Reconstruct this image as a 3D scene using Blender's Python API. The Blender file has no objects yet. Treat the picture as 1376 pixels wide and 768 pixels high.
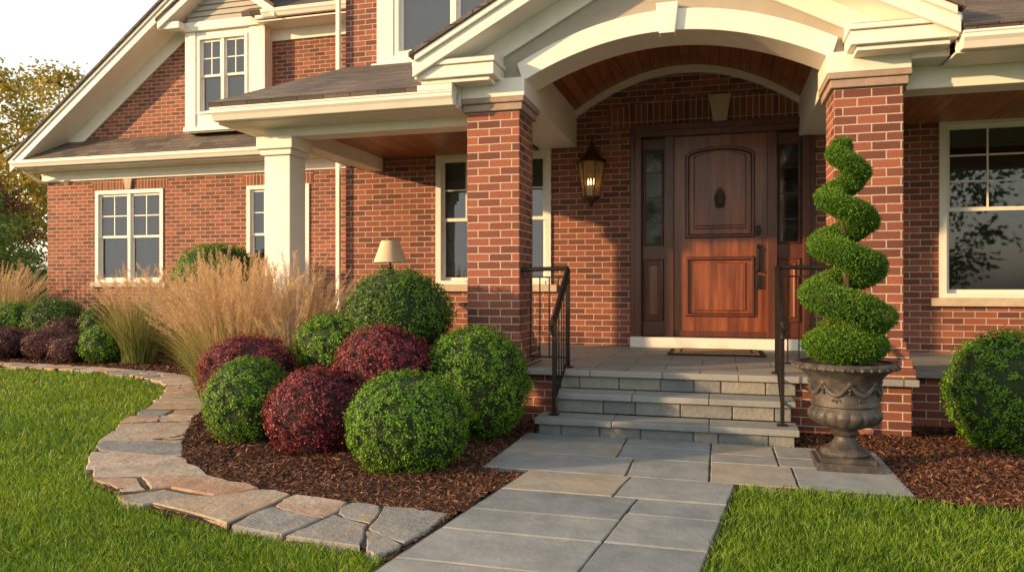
import bpy, math, random
import numpy as np
from mathutils import Vector
random.seed(7); rng=np.random.default_rng(7)
scene=bpy.context.scene
COL=scene.collection

# ------------------------------------------------------------------ materials
def newmat(name):
    m=bpy.data.materials.new(name); m.use_nodes=True
    nt=m.node_tree; nt.nodes.clear()
    out=nt.nodes.new('ShaderNodeOutputMaterial'); b=nt.nodes.new('ShaderNodeBsdfPrincipled')
    nt.links.new(b.outputs[0],out.inputs[0]); return m,nt,b,out
def nd(nt,t,ins=None,**kw):
    n=nt.nodes.new(t)
    for k,v in kw.items(): setattr(n,k,v)
    if ins:
        for k,v in ins.items():
            if isinstance(v,bpy.types.NodeSocket): nt.links.new(v,n.inputs[k])
            else: n.inputs[k].default_value=v
    return n
def c4(c): return (c[0],c[1],c[2],1)
def mixc(nt,f,a,b,mode='MIX'):
    n=nt.nodes.new('ShaderNodeMixRGB'); n.blend_type=mode
    for i,v in enumerate((f,a,b)):
        if isinstance(v,bpy.types.NodeSocket): nt.links.new(v,n.inputs[i])
        else: n.inputs[i].default_value=v if i==0 else c4(v)
    return n.outputs[0]
def ramp(nt,f,stops):
    r=nt.nodes.new('ShaderNodeValToRGB'); nt.links.new(f,r.inputs[0])
    e=r.color_ramp.elements
    while len(e)<len(stops): e.new(0.5)
    for i,(p,c) in enumerate(stops): e[i].position=p; e[i].color=c4(c)
    return r.outputs[0]
def maprange(nt,f,a,b,c,d):
    return nd(nt,'ShaderNodeMapRange',{0:f,1:a,2:b,3:c,4:d}).outputs[0]
def m_noise(name,c1,c2,scale=5,rough=.7,bump=.2,bscale=40,stretch=(1,1,1),attr=0.0,metal=0,coat=0,bdist=.01,c3=None,rvar=.1,stops=None,grime=0):
    m,nt,b,out=newmat(name)
    tc=nd(nt,'ShaderNodeTexCoord'); mp=nd(nt,'ShaderNodeMapping',{0:tc.outputs['Object'],3:stretch})
    n=nd(nt,'ShaderNodeTexNoise',{0:mp.outputs[0],'Scale':scale,'Detail':8,'Roughness':.6})
    f=maprange(nt,n.outputs[0],.3,.7,0,1)
    if attr>0:
        a=nd(nt,'ShaderNodeAttribute',attribute_name='rnd')
        f=nd(nt,'ShaderNodeMix',{0:attr,2:f,3:a.outputs['Fac']}).outputs[0]
    if stops: col=ramp(nt,f,stops)
    elif c3 is None: col=mixc(nt,f,c1,c2)
    else: col=ramp(nt,f,[(0.05,c1),(.5,c2),(.95,c3)])
    n2=nd(nt,'ShaderNodeTexNoise',{0:mp.outputs[0],'Scale':bscale,'Detail':6,'Roughness':.65})
    if grime:
        n3=nd(nt,'ShaderNodeTexNoise',{0:mp.outputs[0],'Scale':scale*2.3,'Detail':10,'Roughness':.7})
        k=maprange(nt,n3.outputs[0],.3,.7,1-grime,1+grime*.6)
        col=nd(nt,'ShaderNodeVectorMath',{0:col,'Scale':k},operation='SCALE').outputs[0]
    nt.links.new(col,b.inputs['Base Color'])
    nt.links.new(maprange(nt,n2.outputs[0],.2,.8,max(rough-rvar,.02),min(rough+rvar,1)),b.inputs['Roughness'])
    b.inputs['Metallic'].default_value=metal; b.inputs['Coat Weight'].default_value=coat
    b.inputs['Coat Roughness'].default_value=.15
    if bump>0:
        bp=nd(nt,'ShaderNodeBump',{'Strength':bump,'Distance':bdist,'Height':n2.outputs[0]})
        nt.links.new(bp.outputs[0],b.inputs['Normal'])
    return m
def m_brick(name,c1,c2,mortar,w=.215,h=.072,ms=.0055,swap=False,offset=.5,var=.35,bd=.008,rough=.85,rx=1.0,nscale=9):
    m,nt,b,out=newmat(name)
    uv=nd(nt,'ShaderNodeTexCoord').outputs['UV']
    if swap:
        s=nd(nt,'ShaderNodeSeparateXYZ',{0:uv}); uv=nd(nt,'ShaderNodeCombineXYZ',{0:s.outputs[1],1:s.outputs[0]}).outputs[0]
    dn=nd(nt,'ShaderNodeTexNoise',{0:uv,'Scale':14.,'Detail':3})
    dm=nd(nt,'ShaderNodeVectorMath',{0:dn.outputs[1],1:(.5,.5,.5)},operation='SUBTRACT')
    ds=nd(nt,'ShaderNodeVectorMath',{0:dm.outputs[0],'Scale':.006},operation='SCALE')
    uvd=nd(nt,'ShaderNodeVectorMath',{0:uv,1:ds.outputs[0]},operation='ADD').outputs[0]
    br=nd(nt,'ShaderNodeTexBrick',{'Vector':uvd,'Color1':c4(c1),'Color2':c4(c2),'Mortar':c4(mortar),'Scale':1.,'Mortar Size':ms,
        'Mortar Smooth':.25,'Bias':0.,'Brick Width':w,'Row Height':h},offset=offset)
    n1=nd(nt,'ShaderNodeTexNoise',{0:uv,'Scale':.8,'Detail':4})
    n2=nd(nt,'ShaderNodeTexNoise',{0:uv,'Scale':60.,'Detail':6,'Roughness':.7})
    f1=maprange(nt,n1.outputs[0],.3,.7,1-var*.5,1+var*.35)
    f2=maprange(nt,n2.outputs[0],.3,.7,1-var*.7,1+var*.5)
    mm=nd(nt,'ShaderNodeMath',{0:f1,1:f2},operation='MULTIPLY')
    sc=nd(nt,'ShaderNodeVectorMath',{0:br.outputs[0],'Scale':mm.outputs[0]},operation='SCALE')
    nt.links.new(sc.outputs[0],b.inputs['Base Color'])
    b.inputs['Roughness'].default_value=rough
    hh=nd(nt,'ShaderNodeMath',{0:br.outputs[1],1:-1.},operation='MULTIPLY')
    h2=nd(nt,'ShaderNodeMath',{0:n2.outputs[0],1:.35,2:hh.outputs[0]},operation='MULTIPLY_ADD')
    bp=nd(nt,'ShaderNodeBump',{'Strength':.8,'Distance':bd,'Height':h2.outputs[0]})
    nt.links.new(bp.outputs[0],b.inputs['Normal'])
    return m
def m_leaf(name,stops,rough=.5,trans=.3):
    m,nt,b,out=newmat(name)
    a=nd(nt,'ShaderNodeAttribute',attribute_name='rnd')
    col=ramp(nt,a.outputs['Fac'],stops)
    nt.links.new(col,b.inputs['Base Color']); b.inputs['Roughness'].default_value=rough
    b.inputs['Specular IOR Level'].default_value=.35
    if trans>0:
        t=nd(nt,'ShaderNodeBsdfTranslucent',{0:col})
        mx=nd(nt,'ShaderNodeMixShader',{0:trans,1:b.outputs[0],2:t.outputs[0]})
        nt.links.new(mx.outputs[0],out.inputs[0])
    return m

BR1=(.31,.100,.062); BR2=(.125,.042,.033); MO=(.50,.42,.33)
M={}
M['brick']=m_brick('red_brick',BR1,BR2,MO)
M['soldier']=m_brick('red_brick_soldier',(.29,.092,.056),(.125,.042,.032),MO,w=.23,h=.072,swap=True,offset=0)
M['shingle']=m_brick('asphalt_shingle',(.085,.075,.068),(.17,.142,.125),(.03,.026,.024),w=.28,h=.13,ms=.005,var=.7,bd=.012,rough=.95)
M['trim']=m_noise('white_paint',(.76,.73,.67),(.83,.80,.74),scale=3,rough=.45,bump=.05,bscale=25,grime=.05)
M['stucco']=m_noise('stucco',(.36,.33,.28),(.42,.385,.33),scale=4,rough=.9,bump=.5,bscale=180,bdist=.004)
M['stone']=m_noise('limestone',(.42,.35,.27),(.55,.46,.36),scale=8,rough=.8,bump=.3,bscale=60)
M['capstone']=m_noise('cap_stone',(.28,.205,.165),(.37,.28,.23),scale=12,rough=.8,bump=.4,bscale=60)
M['joint']=m_noise('joint_sand',(.045,.038,.03),(.095,.08,.06),scale=30,rough=.95,bump=.6,bscale=120)
M['siding']=m_noise('siding',(.36,.35,.32),(.42,.40,.37),scale=3,rough=.6,bump=.1)
M['metal']=m_noise('dark_iron',(.018,.015,.013),(.035,.03,.026),scale=20,rough=.45,bump=.1,metal=.6)
M['bronze']=m_noise('aged_bronze',(.06,.035,.02),(.13,.08,.04),scale=30,rough=.4,bump=.15,metal=.8)
M['dark']=m_noise('dark_interior',(.015,.015,.016),(.022,.021,.02),scale=3,rough=.9,bump=0)
M['blind']=m_noise('blinds',(.24,.255,.26),(.28,.29,.295),scale=3,rough=.7,bump=0)
M['wood']=m_noise('mahogany',(.085,.021,.010),(.17,.044,.017),scale=2.2,rough=.33,bump=.08,bscale=8,stretch=(7,7,.5),c3=(.28,.085,.030),coat=.35)
M['wood_dk']=m_noise('mahogany_frame',(.058,.017,.009),(.12,.034,.015),scale=2.2,rough=.4,bump=.08,bscale=8,stretch=(7,7,.5),coat=.25)
M['bluestone']=m_noise('bluestone',0,0,scale=2.2,rough=.72,bump=.6,bscale=9,attr=.62,bdist=.012,grime=.24,
   stops=[(.1,(.16,.19,.21)),(.35,(.215,.245,.26)),(.6,(.265,.285,.29)),(.78,(.32,.295,.245)),(.95,(.35,.30,.22))])
M['stepstone']=m_noise('step_bluestone',(.18,.205,.215),(.265,.285,.285),scale=4,rough=.72,bump=.4,bscale=30,attr=.4,grime=.14)
M['ashlar']=m_noise('ashlar_stone',(.13,.15,.16),(.20,.215,.215),scale=6,rough=.85,bump=.9,bscale=30,attr=.7,c3=(.30,.28,.235),grime=.15)
M['flag']=m_noise('flagstone',0,0,scale=2.5,rough=.85,bump=.9,bscale=11,attr=.78,bdist=.02,grime=.3,
   stops=[(.05,(.17,.18,.185)),(.25,(.25,.255,.25)),(.42,(.37,.28,.20)),(.58,(.38,.35,.30)),(.75,(.37,.23,.15)),(.95,(.45,.41,.36))])
M['mulchs']=m_noise('mulch_soil',(.03,.013,.008),(.09,.038,.02),scale=30,rough=.95,bump=1,bscale=50,bdist=.03)
M['chips']=m_leaf('mulch_chips',[(0,(.04,.016,.010)),(.6,(.14,.056,.030)),(1,(.28,.145,.08))],rough=.85,trans=0)
M['urn']=m_noise('urn_iron',(.024,.022,.022),(.052,.047,.045),scale=14,rough=.5,bump=.5,bscale=70,c3=(.10,.087,.075),bdist=.006)
M['mat']=m_noise('coir',(.36,.22,.10),(.5,.33,.17),scale=40,rough=.95,bump=.8,bscale=300,bdist=.004)
M['rubber']=m_noise('mat_border',(.02,.017,.015),(.04,.03,.025),scale=60,rough=.9,bump=.4,bscale=200)
M['shade']=m_noise('lamp_shade',(.62,.52,.38),(.7,.6,.45),scale=30,rough=.8,bump=.1)
M['bark']=m_noise('bark',(.06,.04,.025),(.14,.1,.07),scale=10,rough=.95,bump=1,bscale=30,stretch=(3,3,.6),bdist=.03)
M['can']=m_noise('white_plastic',(.75,.75,.7),(.8,.8,.75),scale=3,rough=.4,bump=0)
M['paver']=m_brick('porch_pavers',(.21,.23,.235),(.30,.30,.285),(.10,.09,.08),w=.62,h=.46,ms=.006,var=.25,bd=.006,rough=.6)
def _ceil():
    m,nt,b,out=newmat('cedar_ceiling')
    o=nd(nt,'ShaderNodeTexCoord').outputs['Object']
    s=nd(nt,'ShaderNodeSeparateXYZ',{0:o}); v=nd(nt,'ShaderNodeCombineXYZ',{0:s.outputs[1],1:s.outputs[0]}).outputs[0]
    br=nd(nt,'ShaderNodeTexBrick',{'Vector':v,'Color1':(.38,.135,.05,1),'Color2':(.24,.08,.03,1),'Mortar':(.02,.008,.004,1),'Scale':1.,'Mortar Size':.004,'Mortar Smooth':.2,'Brick Width':2.4,'Row Height':.11},offset=.37)
    mp=nd(nt,'ShaderNodeMapping',{0:v,3:(1,14,1)})
    n=nd(nt,'ShaderNodeTexNoise',{0:mp.outputs[0],'Scale':3.,'Detail':6})
    sc=nd(nt,'ShaderNodeVectorMath',{0:br.outputs[0],'Scale':maprange(nt,n.outputs[0],.3,.7,.65,1.3)},operation='SCALE')
    nt.links.new(sc.outputs[0],b.inputs['Base Color']); b.inputs['Roughness'].default_value=.35
    hh=nd(nt,'ShaderNodeMath',{0:br.outputs[1],1:-1.},operation='MULTIPLY')
    bp=nd(nt,'ShaderNodeBump',{'Strength':.8,'Distance':.008,'Height':hh.outputs[0]}); nt.links.new(bp.outputs[0],b.inputs['Normal'])
    return m
M['ceil']=_ceil()
def _glass(name,refl,tint):
    m,nt,b,out=newmat(name); nt.nodes.remove(b)
    f=nd(nt,'ShaderNodeFresnel',{0:1.5})
    ff=nd(nt,'ShaderNodeMath',{0:f.outputs[0],1:refl},operation='ADD',use_clamp=True)
    g=nd(nt,'ShaderNodeBsdfGlossy',{0:(.95,.97,1,1),'Roughness':.02})
    n=nd(nt,'ShaderNodeTexNoise',{'Scale':1.3,'Detail':1}); bp=nd(nt,'ShaderNodeBump',{'Strength':.12,'Distance':.05,'Height':n.outputs[0]})
    nt.links.new(bp.outputs[0],g.inputs['Normal'])
    t=nd(nt,'ShaderNodeBsdfTransparent',{0:c4(tint)})
    mx=nd(nt,'ShaderNodeMixShader',{0:ff.outputs[0],1:t.outputs[0],2:g.outputs[0]}); nt.links.new(mx.outputs[0],out.inputs[0]); return m
M['glass']=_glass('window_glass',.05,(.60,.70,.74))
def _lead():
    m,nt,b,out=newmat('sidelight_glass')
    o=nd(nt,'ShaderNodeTexCoord').outputs['Object']
    n=nd(nt,'ShaderNodeTexNoise',{0:o,'Scale':5.,'Detail':3})
    nt.links.new(ramp(nt,n.outputs[0],[(.4,(.012,.013,.012)),(.6,(.025,.03,.025)),(.8,(.07,.08,.07))]),b.inputs['Base Color'])
    b.inputs['Roughness'].default_value=.05; b.inputs['Specular IOR Level'].default_value=.5
    bp=nd(nt,'ShaderNodeBump',{'Strength':.08,'Distance':.01,'Height':n.outputs[0]}); nt.links.new(bp.outputs[0],b.inputs['Normal']); return m
M['lead']=_lead()
def _amber():
    m,nt,b,out=newmat('lantern_glass')
    b.inputs['Base Color'].default_value=(.55,.36,.16,1); b.inputs['Roughness'].default_value=.12; b.inputs['Alpha'].default_value=.4; return m
M['amber']=_amber()
def _em(name,c,s):
    m,nt,b,out=newmat(name); b.inputs['Base Color'].default_value=c4(c); b.inputs['Emission Color'].default_value=c4(c); b.inputs['Emission Strength'].default_value=s; return m
M['bulb']=_em('bulb',(1,.6,.25),8)
def _ground():
    m,nt,b,out=newmat('lawn_ground')
    o=nd(nt,'ShaderNodeTexCoord').outputs['Object']
    n=nd(nt,'ShaderNodeTexNoise',{0:o,'Scale':.7,'Detail':8}); n2=nd(nt,'ShaderNodeTexNoise',{0:o,'Scale':70.,'Detail':6})
    c=mixc(nt,maprange(nt,n.outputs[0],.3,.7,0,1),(.06,.12,.015),(.10,.165,.022))
    nt.links.new(c,b.inputs['Base Color']); b.inputs['Roughness'].default_value=.95
    bp=nd(nt,'ShaderNodeBump',{'Strength':1.,'Distance':.04,'Height':n2.outputs[0]}); nt.links.new(bp.outputs[0],b.inputs['Normal']); return m
M['ground']=_ground()
def _blade():
    m,nt,b,out=newmat('grass_blade')
    a=nd(nt,'ShaderNodeAttribute',attribute_name='rnd'); o=nd(nt,'ShaderNodeTexCoord').outputs['Object']
    n=nd(nt,'ShaderNodeTexNoise',{0:o,'Scale':1.1,'Detail':5})
    f=nd(nt,'ShaderNodeMix',{0:.4,2:a.outputs['Fac'],3:maprange(nt,n.outputs[0],.35,.65,0,1)}).outputs[0]
    col=ramp(nt,f,[(0,(.075,.17,.012)),(.5,(.165,.31,.022)),(.9,(.29,.41,.04)),(1,(.40,.38,.11))])
    nt.links.new(col,b.inputs['Base Color']); b.inputs['Roughness'].default_value=.5
    t=nd(nt,'ShaderNodeBsdfTranslucent',{0:col}); mx=nd(nt,'ShaderNodeMixShader',{0:.38,1:b.outputs[0],2:t.outputs[0]})
    nt.links.new(mx.outputs[0],out.inputs[0]); return m
M['blade']=_blade()
M['box_leaf']=m_leaf('boxwood_leaf',[(0,(.04,.11,.010)),(.5,(.09,.225,.016)),(1,(.19,.35,.028))])
M['box_dk']=m_leaf('boxwood_dark_leaf',[(0,(.03,.08,.012)),(.5,(.065,.155,.018)),(1,(.13,.245,.032))])
M['red_leaf']=m_leaf('barberry_leaf',[(0,(.07,.013,.022)),(.5,(.18,.030,.046)),(.85,(.32,.062,.075)),(1,(.32,.15,.07))])
M['dkred_leaf']=m_leaf('dark_heath_leaf',[(0,(.05,.025,.028)),(.6,(.12,.055,.055)),(1,(.2,.11,.08))])
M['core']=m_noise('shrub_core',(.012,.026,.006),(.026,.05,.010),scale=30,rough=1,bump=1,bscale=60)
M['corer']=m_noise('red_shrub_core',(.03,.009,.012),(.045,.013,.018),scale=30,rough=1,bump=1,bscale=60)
M['top_leaf']=m_leaf('juniper_leaf',[(0,(.03,.10,.010)),(.5,(.085,.205,.018)),(1,(.19,.33,.035))])
M['reed']=m_leaf('reed_blade',[(0,(.10,.17,.03)),(.5,(.24,.27,.08)),(1,(.5,.38,.18))])
M['plume']=m_leaf('reed_plume',[(0,(.45,.29,.15)),(.5,(.62,.44,.26)),(1,(.78,.6,.38))],trans=.4)
M['tree_y']=m_leaf('autumn_leaf',[(0,(.15,.15,.02)),(.5,(.36,.28,.04)),(1,(.6,.44,.08))],trans=.4)
M['tree_g']=m_leaf('tree_leaf',[(0,(.05,.10,.014)),(.5,(.10,.18,.028)),(1,(.2,.27,.045))],trans=.35)
M['tree_r']=m_leaf('maple_leaf',[(0,(.1,.03,.016)),(.5,(.2,.07,.03)),(1,(.3,.12,.05))],trans=.35)

# ------------------------------------------------------------------ mesh builder
def empty(name,parent=None):
    o=bpy.data.objects.new(name,None); COL.objects.link(o); o.empty_display_size=.2
    if parent: o.parent=parent
    return o
class MB:
    def __init__(s): s.v=[];s.f=[];s.m=[];s.c=[];s.mats=[]
    def mi(s,k):
        if k not in s.mats: s.mats.append(k)
        return s.mats.index(k)
    def poly(s,pts,mat,r=None):
        i=len(s.v); s.v+= [tuple(p) for p in pts]; s.f.append(tuple(range(i,i+len(pts)))); s.m.append(s.mi(mat)); s.c.append(random.random() if r is None else r)
    def mesh(s,vs,fs,mat,r=None):
        i=len(s.v); s.v+=[tuple(p) for p in vs]; r=random.random() if r is None else r; k=s.mi(mat)
        for f in fs: s.f.append(tuple(i+a for a in f)); s.m.append(k); s.c.append(r)
    def box(s,x0,x1,y0,y1,z0,z1,mat,r=None):
        vs=[(x0,y0,z0),(x1,y0,z0),(x1,y1,z0),(x0,y1,z0),(x0,y0,z1),(x1,y0,z1),(x1,y1,z1),(x0,y1,z1)]
        s.mesh(vs,[(3,2,1,0),(4,5,6,7),(0,1,5,4),(1,2,6,5),(2,3,7,6),(3,0,4,7)],mat,r)
    def ext(s,pts,ax,a0,a1,mat,r=None):
        n=len(pts)
        def P(p,a): return (a,p[0],p[1]) if ax=='x' else ((p[0],a,p[1]) if ax=='y' else (p[0],p[1],a))
        vs=[P(p,a0) for p in pts]+[P(p,a1) for p in pts]
        fs=[tuple(range(n))[::-1],tuple(range(n,2*n))]+[(i,(i+1)%n,n+(i+1)%n,n+i) for i in range(n)]
        s.mesh(vs,fs,mat,r)
    def tube(s,pts,rad,mat,n=8,r=None):
        if not hasattr(rad,'__len__'): rad=[rad]*len(pts)
        P=[Vector(p) for p in pts]; vs=[];fs=[]
        up=Vector((0,0,1))
        for i,p in enumerate(P):
            d=(P[min(i+1,len(P)-1)]-P[max(i-1,0)]).normalized()
            a=d.cross(up if abs(d.z)<.9 else Vector((1,0,0))).normalized()
            if i and a.dot(pa)<0: a=-a
            pa=a; b=d.cross(a)
            for k in range(n):
                t=2*math.pi*(k+.5)/n; q=p+(a*math.cos(t)+b*math.sin(t))*rad[i]; vs.append(q)
        for i in range(len(P)-1):
            for k in range(n): fs.append((i*n+k,i*n+(k+1)%n,(i+1)*n+(k+1)%n,(i+1)*n+k))
        fs.append(tuple(range(n))[::-1]); fs.append(tuple((len(P)-1)*n+k for k in range(n)))
        s.mesh(vs,fs,mat,r)
    def lathe(s,prof,c,mat,n=40,rf=None,r=None):
        vs=[];fs=[]
        for (R,z) in prof:
            for k in range(n):
                t=2*math.pi*k/n; q=R*(rf(t,z) if rf else 1); vs.append((c[0]+q*math.cos(t),c[1]+q*math.sin(t),c[2]+z))
        for i in range(len(prof)-1):
            for k in range(n): fs.append((i*n+k,i*n+(k+1)%n,(i+1)*n+(k+1)%n,(i+1)*n+k))
        fs.append(tuple(range(n))[::-1]); fs.append(tuple((len(prof)-1)*n+k for k in range(n)))
        s.mesh(vs,fs,mat,r)
    def frame(s,pts,w,y0,y1,mat):
        n=len(pts); P=[Vector((p[0],p[1])) for p in pts]; area=sum(P[i].x*P[(i+1)%n].y-P[(i+1)%n].x*P[i].y for i in range(n)); sg=1 if area>0 else -1
        inn=[]
        for i in range(n):
            a=(P[i]-P[i-1]).normalized(); b=(P[(i+1)%n]-P[i]).normalized()
            na=Vector((-a.y,a.x))*sg; nb=Vector((-b.y,b.x))*sg; m=(na+nb).normalized(); inn.append(P[i]+m*(w/max(.3,m.dot(na))))
        vs=[(p.x,y1,p.y) for p in P]+[(p.x+(q.x-p.x)*.25,y0,p.y+(q.y-p.y)*.25) for p,q in zip(P,inn)]+[(p.x+(q.x-p.x)*.7,y0,p.y+(q.y-p.y)*.7) for p,q in zip(P,inn)]+[(q.x,y1,q.y) for q in inn]
        fs=[]
        for L in range(3):
            for i in range(n): fs.append((L*n+i,L*n+(i+1)%n,(L+1)*n+(i+1)%n,(L+1)*n+i))
        s.mesh(vs,fs,mat); return [(q.x,q.y) for q in inn]
    def slab(s,pts,z0,z1,bev,mat,r=None,tilt=(0,0)):
        n=len(pts); cx=sum(p[0] for p in pts)/n; cy=sum(p[1] for p in pts)/n
        def ins(p):
            d=math.hypot(p[0]-cx,p[1]-cy); k=1-bev/max(d,.01); return (cx+(p[0]-cx)*k,cy+(p[1]-cy)*k)
        tz=lambda p:tilt[0]*(p[0]-cx)+tilt[1]*(p[1]-cy)
        q=[ins(p) for p in pts]
        vs=[(p[0],p[1],z0) for p in pts]+[(p[0],p[1],z1-bev*.7+tz(p)) for p in pts]+[(p[0],p[1],z1+tz(p)) for p in q]
        fs=[tuple(2*n+i for i in range(n))]
        for L in range(2):
            for i in range(n): fs.append((L*n+i,L*n+(i+1)%n,(L+1)*n+(i+1)%n,(L+1)*n+i))
        s.mesh(vs,fs,mat,r)
    def build(s,name,parent=None,bevel=0,smooth=False):
        me=bpy.data.meshes.new(name); me.from_pydata(s.v,[],s.f); me.update()
        for k in s.mats: me.materials.append(M[k])
        me.polygons.foreach_set('material_index',s.m)
        at=me.attributes.new('rnd','FLOAT','FACE'); at.data.foreach_set('value',s.c)
        uv=me.uv_layers.new(name='UVMap'); Z=Vector((0,0,1))
        for p in me.polygons:
            n=p.normal
            if abs(n.z)>.97: t=Vector((1,0,0)); b=Vector((0,1,0))
            else:
                t=Z.cross(n).normalized(); b=n.cross(t)
                if abs(t.y)>abs(t.x):
                    if t.y<0: t=-t
                elif t.x<0: t=-t
                if b.z<0: b=-b
            for li in p.loop_indices:
                co=me.vertices[me.loops[li].vertex_index].co; uv.data[li].uv=(co.dot(t)+20,co.dot(b)+20)
        o=bpy.data.objects.new(name,me); COL.objects.link(o)
        if parent: o.parent=parent
        if smooth:
            me.shade_smooth(); me.set_sharp_from_angle(angle=math.radians(40))
        if bevel:
            md=o.modifiers.new('bev','BEVEL'); md.width=bevel; md.segments=2; md.limit_method='ANGLE'; md.angle_limit=math.radians(50)
        return o
def wall(mb,x0,x1,z0,z1,y,ops,mat,depth=.12):
    xs=sorted({x0,x1}|{o[0] for o in ops}|{o[1] for o in ops}); zs=sorted({z0,z1}|{o[2] for o in ops}|{o[3] for o in ops})
    for i in range(len(xs)-1):
        for j in range(len(zs)-1):
            cx=(xs[i]+xs[i+1])/2; cz=(zs[j]+zs[j+1])/2
            if any(o[0]<cx<o[1] and o[2]<cz<o[3] for o in ops): continue
            mb.poly([(xs[i],y,zs[j]),(xs[i+1],y,zs[j]),(xs[i+1],y,zs[j+1]),(xs[i],y,zs[j+1])],mat)
    for a,b,c,d in ops:
        e=y+depth
        mb.poly([(a,y,c),(a,y,d),(a,e,d),(a,e,c)],mat); mb.poly([(b,y,c),(b,e,c),(b,e,d),(b,y,d)],mat)
        mb.poly([(a,y,d),(b,y,d),(b,e,d),(a,e,d)],mat); mb.poly([(a,y,c),(a,e,c),(b,e,c),(b,y,c)],mat)
def window(name,parent,x0,x1,z0,z1,y,units,cols=2,rows=2,trim=.07,sill=True,blindfrac=1.0,hung=True):
    w=MB()
    w.box(x0,x0+trim,y-.025,y+.09,z0,z1,'trim'); w.box(x1-trim,x1,y-.025,y+.09,z0,z1,'trim')
    w.box(x0+trim,x1-trim,y-.027,y+.09,z1-trim,z1,'trim'); w.box(x0+trim,x1-trim,y-.035,y+.09,z0,z0+trim*.7,'trim')
    if sill: w.box(x0-.08,x1+.08,y-.06,y+.05,z0-.09,z0-.002,'stone')
    a0=x0+trim; a1=x1-trim; b0=z0+trim*.7; b1=z1-trim; uw=(a1-a0)/units; m=.03; s=.042
    for u in range(units):
        l=a0+u*uw+(m if u else 0.001); r=a0+(u+1)*uw-(m if u<units-1 else 0.001)
        if u<units-1: w.box(r,r+2*m,y-.01,y+.09,b0,b1,'trim')
        zm=(b0+b1)/2
        for (q0,q1,yo,top) in ((b0,zm+.02,.05,False),(zm-.02,b1,.025,True)):
            ys=y+yo
            w.box(l,l+s,ys,ys+.022,q0,q1,'trim'); w.box(r-s,r,ys,ys+.022,q0,q1,'trim')
            w.box(l+s,r-s,ys+.001,ys+.021,q0,q0+s,'trim'); w.box(l+s,r-s,ys+.001,ys+.021,q1-s,q1,'trim')
            w.poly([(l+s,ys+.012,q0+s),(r-s,ys+.012,q0+s),(r-s,ys+.012,q1-s),(l+s,ys+.012,q1-s)],'glass')
            if top:
                for c in range(1,cols):
                    xc=l+s+(r-l-2*s)*c/cols; w.box(xc-.009,xc+.009,ys+.004,ys+.018,q0+s,q1-s,'trim')
                for c in range(1,rows):
                    zc=q0+s+(q1-q0-2*s)*c/rows; w.box(l+s,r-s,ys+.005,ys+.017,zc-.009,zc+.009,'trim')
        zb=b1-(b1-b0)*blindfrac; z=b1
        while z>zb+.02:
            w.poly([(l+.01,y+.125,z),(r-.01,y+.125,z),(r-.01,y+.150,z-.032),(l+.01,y+.150,z-.032)],'blind'); z-=.038
    e=y+1.0; yy=y+.095
    w.poly([(x0,e,z0),(x1,e,z0),(x1,e,z1),(x0,e,z1)],'dark')
    w.poly([(x0,yy,z0),(x0,e,z0),(x0,e,z1),(x0,yy,z1)],'dark'); w.poly([(x1,yy,z0),(x1,e,z0),(x1,e,z1),(x1,yy,z1)],'dark')
    w.poly([(x0,yy,z1),(x1,yy,z1),(x1,e,z1),(x0,e,z1)],'dark'); w.poly([(x0,yy,z0),(x1,yy,z0),(x1,e,z0),(x0,e,z0)],'dark')
    return w.build(name,parent,bevel=0)
def gutter(mb,x0,x1,y,z):
    mb.ext([(y+.12,z-.12),(y+.045,z-.12),(y+.02,z-.07),(y+.0,z-.045),(y+.0,z),(y+.12,z)],'x',x0,x1,'trim')
    mb.ext([(y-.008,z-.015),(y-.008,z+.006),(y+.13,z+.006),(y+.13,z-.015)],'x',x0-.004,x1+.004,'trim')

# ------------------------------------------------------------------ house
H=empty('brick_house')
YW=9.18; FL=.495
w=MB()
OP=[(-3.6,-2.05,1.25,2.96),(-1.0,1.0,FL,3.13),(2.33,3.67,1.1,3.06),(-4.2,-2.5,4.3,5.95)]
wall(w,-4.92,6.5,-.1,6.6,YW,OP,'brick')
w.poly([(-4.92,YW,-.1),(-4.92,16,-.1),(-4.92,16,6.6),(-4.92,YW,6.6)],'brick')
w.poly([(6.5,YW,-.1),(6.5,16,-.1),(6.5,16,6.6),(6.5,YW,6.6)],'brick')
YL=11.7
OPW=[(-11.62,-10.06,1.3,3.06),(-8.25,-6.98,1.3,3.04)]
wall(w,-12.8,-4.925,-.1,3.55,YL,OPW,'brick')
w.poly([(-12.8,YL,3.55),(-4.925,YL,3.55),(-4.925,YL,5.85),(-8.0,YL,5.85),(-8.0,YL,7.2),(-12.8,YL,3.62)],'brick')
w.poly([(-12.8,YL,-.1),(-12.8,18,-.1),(-12.8,18,3.6),(-12.8,YL,3.6)],'brick')
w.poly([(-12.8,18,-.1),(6.5,18,-.1),(6.5,18,6.6),(-12.8,18,3.6)],'brick')
w.box(-11.7,-9.98,YL-.004,YL+.05,3.065,3.27,'soldier'); w.box(-8.33,-6.9,YL-.004,YL+.05,3.045,3.27,'soldier')
w.box(2.25,3.75,YW-.004,YW+.05,3.065,3.28,'soldier'); w.box(-3.68,-1.97,YW-.004,YW+.05,2.965,3.18,'soldier')
pts=[]
for i in range(21):
    x=-1.28+2.56*i/20; pts.append((x*1.06,3.40+.10*(1-(x/1.28)**2)))
for i in range(21):
    x=1.28-2.56*i/20; pts.append((x,3.16+.03*(1-(x/1.28)**2)))
w.ext(pts,'y',YW-.006,YW+.03,'soldier')
w.build('walls',H)
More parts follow.
